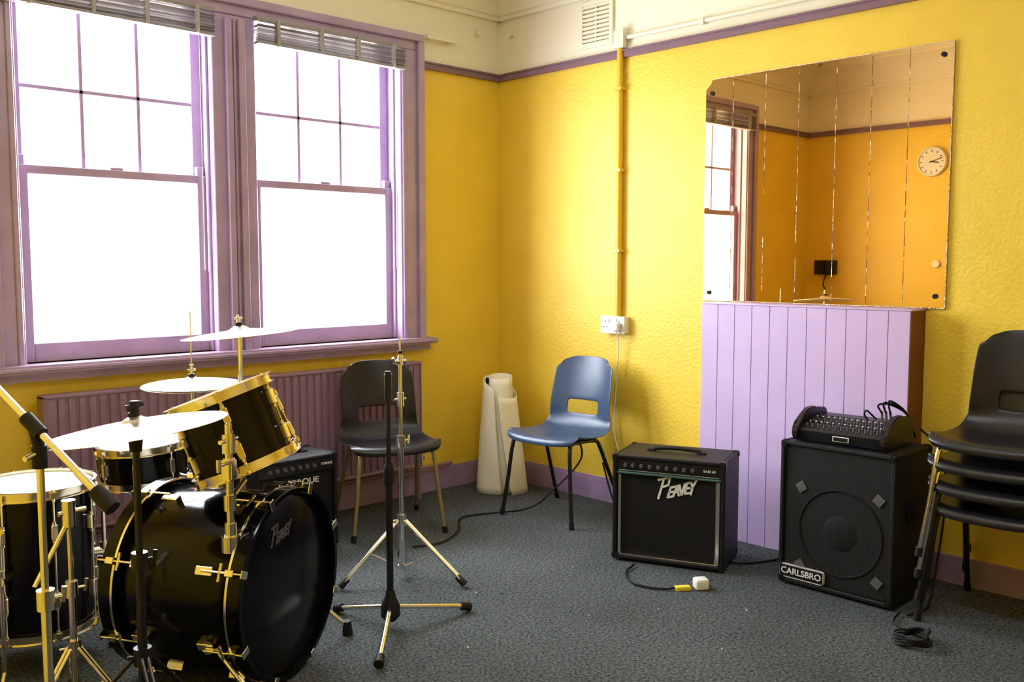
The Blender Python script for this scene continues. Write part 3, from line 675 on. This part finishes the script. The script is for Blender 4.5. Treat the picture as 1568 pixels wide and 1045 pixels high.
# ------------------------------------------------------------ loosely rolled paper leaning in the corner
pr=empty('rolled_paper',(-.29,-.33,0),math.atan2(-.696,.718))
def sheet(name,a0f,a1f,rxf,ryf,topf,offf,NA=72,NH=16):
    bm=bmesh.new(); rows=[]
    for i in range(NH+1):
        t=i/NH; a0=a0f(t); a1=a1f(t); row=[]
        for k in range(NA+1):
            u=k/NA; a=a0+(a1-a0)*u; ox,oy=offf(t)
            row.append(bm.verts.new((rxf(t,u,a)*math.cos(a)+ox,ryf(t,u,a)*math.sin(a)+oy,.003+t*topf(u,a))))
        rows.append(row)
    for i in range(NH):
        for k in range(NA): bm.faces.new((rows[i][k],rows[i][k+1],rows[i+1][k+1],rows[i+1][k]))
    o=finish(name,bm,M_paper,pr,ang=50); md=o.modifiers.new('s','SOLIDIFY'); md.thickness=.002
D=math.radians
# straight inner roll (spiral of about two turns)
sheet('inner_roll',lambda t:D(-80),lambda t:D(-80)+2*math.pi*2.1,
      lambda t,u,a:(.090-.006*t)*(.62+.38*u),lambda t,u,a:(.068-.004*t)*(.62+.38*u),
      lambda u,a:.695+.012*math.sin(a),lambda t:(.01-.02*t,.095*t))
# looser outer sheet wrapped round it, free edge running diagonally down the front
sheet('outer_wrap',lambda t:D(-70-25*t),lambda t:D(270-20*t),
      lambda t,u,a:(.158-.056*t)*(1+.10*max(0,(.12-u)/.12)**1.5),
      lambda t,u,a:(.098-.018*t)*(1+.26*max(0,(.12-u)/.12)**1.3),
      lambda u,a:.640+.055*math.cos(a-2.5)-.03*(1-u)**3,lambda t:(-.014*t,.088*t))
box('black_block',(-.10,.06,.655),(-.08,.09,.69),M_rubber,pr,bev=.005)  # small black block near the top of the roll

# ------------------------------------------------------------ cables on floor
tube('chair_cable',[(-.36,-1.02,.43),(-.33,-1.0,.3),(-.40,-.86,.12),(-.50,-.75,.012),(-.85,-.62,.008),(-1.05,-.80,.008),(-1.25,-.9,.008),(-1.4,-.86,.008)],.005,M_rubber)
tube('power_cable',[(-.28,-1.12,.3),(-.27,-1.2,.08),(-.30,-1.33,.01),(-.36,-1.48,.01),(-.42,-1.6,.01)],.005,M_rubber)
tube('amp_flex',[(-.84,-1.79,.012),(-.95,-1.83,.008),(-1.03,-1.93,.008),(-1.03,-2.02,.008),(-1.0,-2.08,.008),(-.96,-2.11,.010)],.005,M_rubber)
pg=empty('mains_plug',(-.868,-2.175,.0),-.6)
box('body',(-.030,-.028,.0),(.030,.028,.048),M_white,pg,bev=.012,seg=3)
boxes('pins',[((.03,-.004,.03),(.05,.004,.034)),((.03,-.016,.01),(.046,-.008,.014)),((.03,.008,.01),(.046,.016,.014))],M_chrome_tint,pg)
box('yellow_tag',(-.115,-.016,.0),(-.05,.014,.018),mat('yellow_label',(.8,.65,.05),.5),pg,bev=.003)
tube('wall_cable',[(-.16,-2.2,.02),(-.3,-2.2,.008),(-.48,-2.1,.008),(-.42,-2.0,.008)],.005,M_rubber)
pts=[]
for k in range(60):
    a=k*.42; rr=.055+.012*math.sin(k*1.3); pts.append((-.80+rr*math.cos(a)*1.2,-3.06+rr*math.sin(a),.008+.0006*k))
tube('coiled_cable',[(-.56,-2.9,.01),(-.68,-2.93,.01)]+pts,.0045,M_rubber,n=2,seg=6)
tube('mixer_cable',[(-.23,-2.82,.70),(-.20,-2.9,.6),(-.22,-2.93,.4),(-.3,-2.93,.1),(-.42,-2.95,.008),(-.56,-2.93,.008)],.0045,M_rubber)
bm=bmesh.new(); bm2=bmesh.new()
for i,(x,y,s,a) in enumerate(((-2.45,-1.98,.025,.4),(-1.6,-1.55,.010,1),(-1.52,-1.62,.007,2),(-1.75,-1.35,.007,.2),(-1.2,-2.2,.004,.2),(-2.0,-1.95,.005,1.2),(-1.05,-1.6,.004,0),(-1.35,-2.6,.005,.7),(-1.45,-2.05,.004,.1),(-.95,-2.45,.005,.9))):
    Mx=Matrix.Translation((x,y,.0035))@Matrix.Rotation(a,4,'Z'); bmbox(bm if i<4 else bm2,(-s,-s*.35,-.003),(s,s*.35,.002),Mx)
finish('leaf_scraps',bm,M_leaf,None,False); finish('paper_scraps',bm2,M_scrap,None,False)

# ------------------------------------------------------------ light
w=bpy.data.worlds.new('world'); S.world=w; w.use_nodes=True
bg=w.node_tree.nodes['Background']; bg.inputs[0].default_value=(.90,.955,1,1); bg.inputs[1].default_value=28
for x0,x1 in ((-2.86,-1.96),(-1.725,-.81)):
    l=bpy.data.lights.new('window_portal','AREA'); l.shape='RECTANGLE'; l.size=x1-x0; l.size_y=1.68
    try: l.cycles.is_portal=True
    except Exception as ex: print(ex)
    o=bpy.data.objects.new('window_portal',l); COL.objects.link(o); o.location=((x0+x1)/2,.21,1.79); o.rotation_euler=(math.radians(-90),0,0)
# ------------------------------------------------------------ camera
cam=bpy.data.cameras.new('camera'); cam.sensor_width=36; cam.lens=1454/1568*36; cam.clip_start=.05
co=bpy.data.objects.new('camera',cam); COL.objects.link(co); co.location=(-4.21,-4.46,1.4)
th_=math.atan(122/1454); f=Vector((.696*math.cos(th_),.718*math.cos(th_),-math.sin(th_)))
co.rotation_euler=f.to_track_quat('-Z','Y').to_euler(); S.camera=co
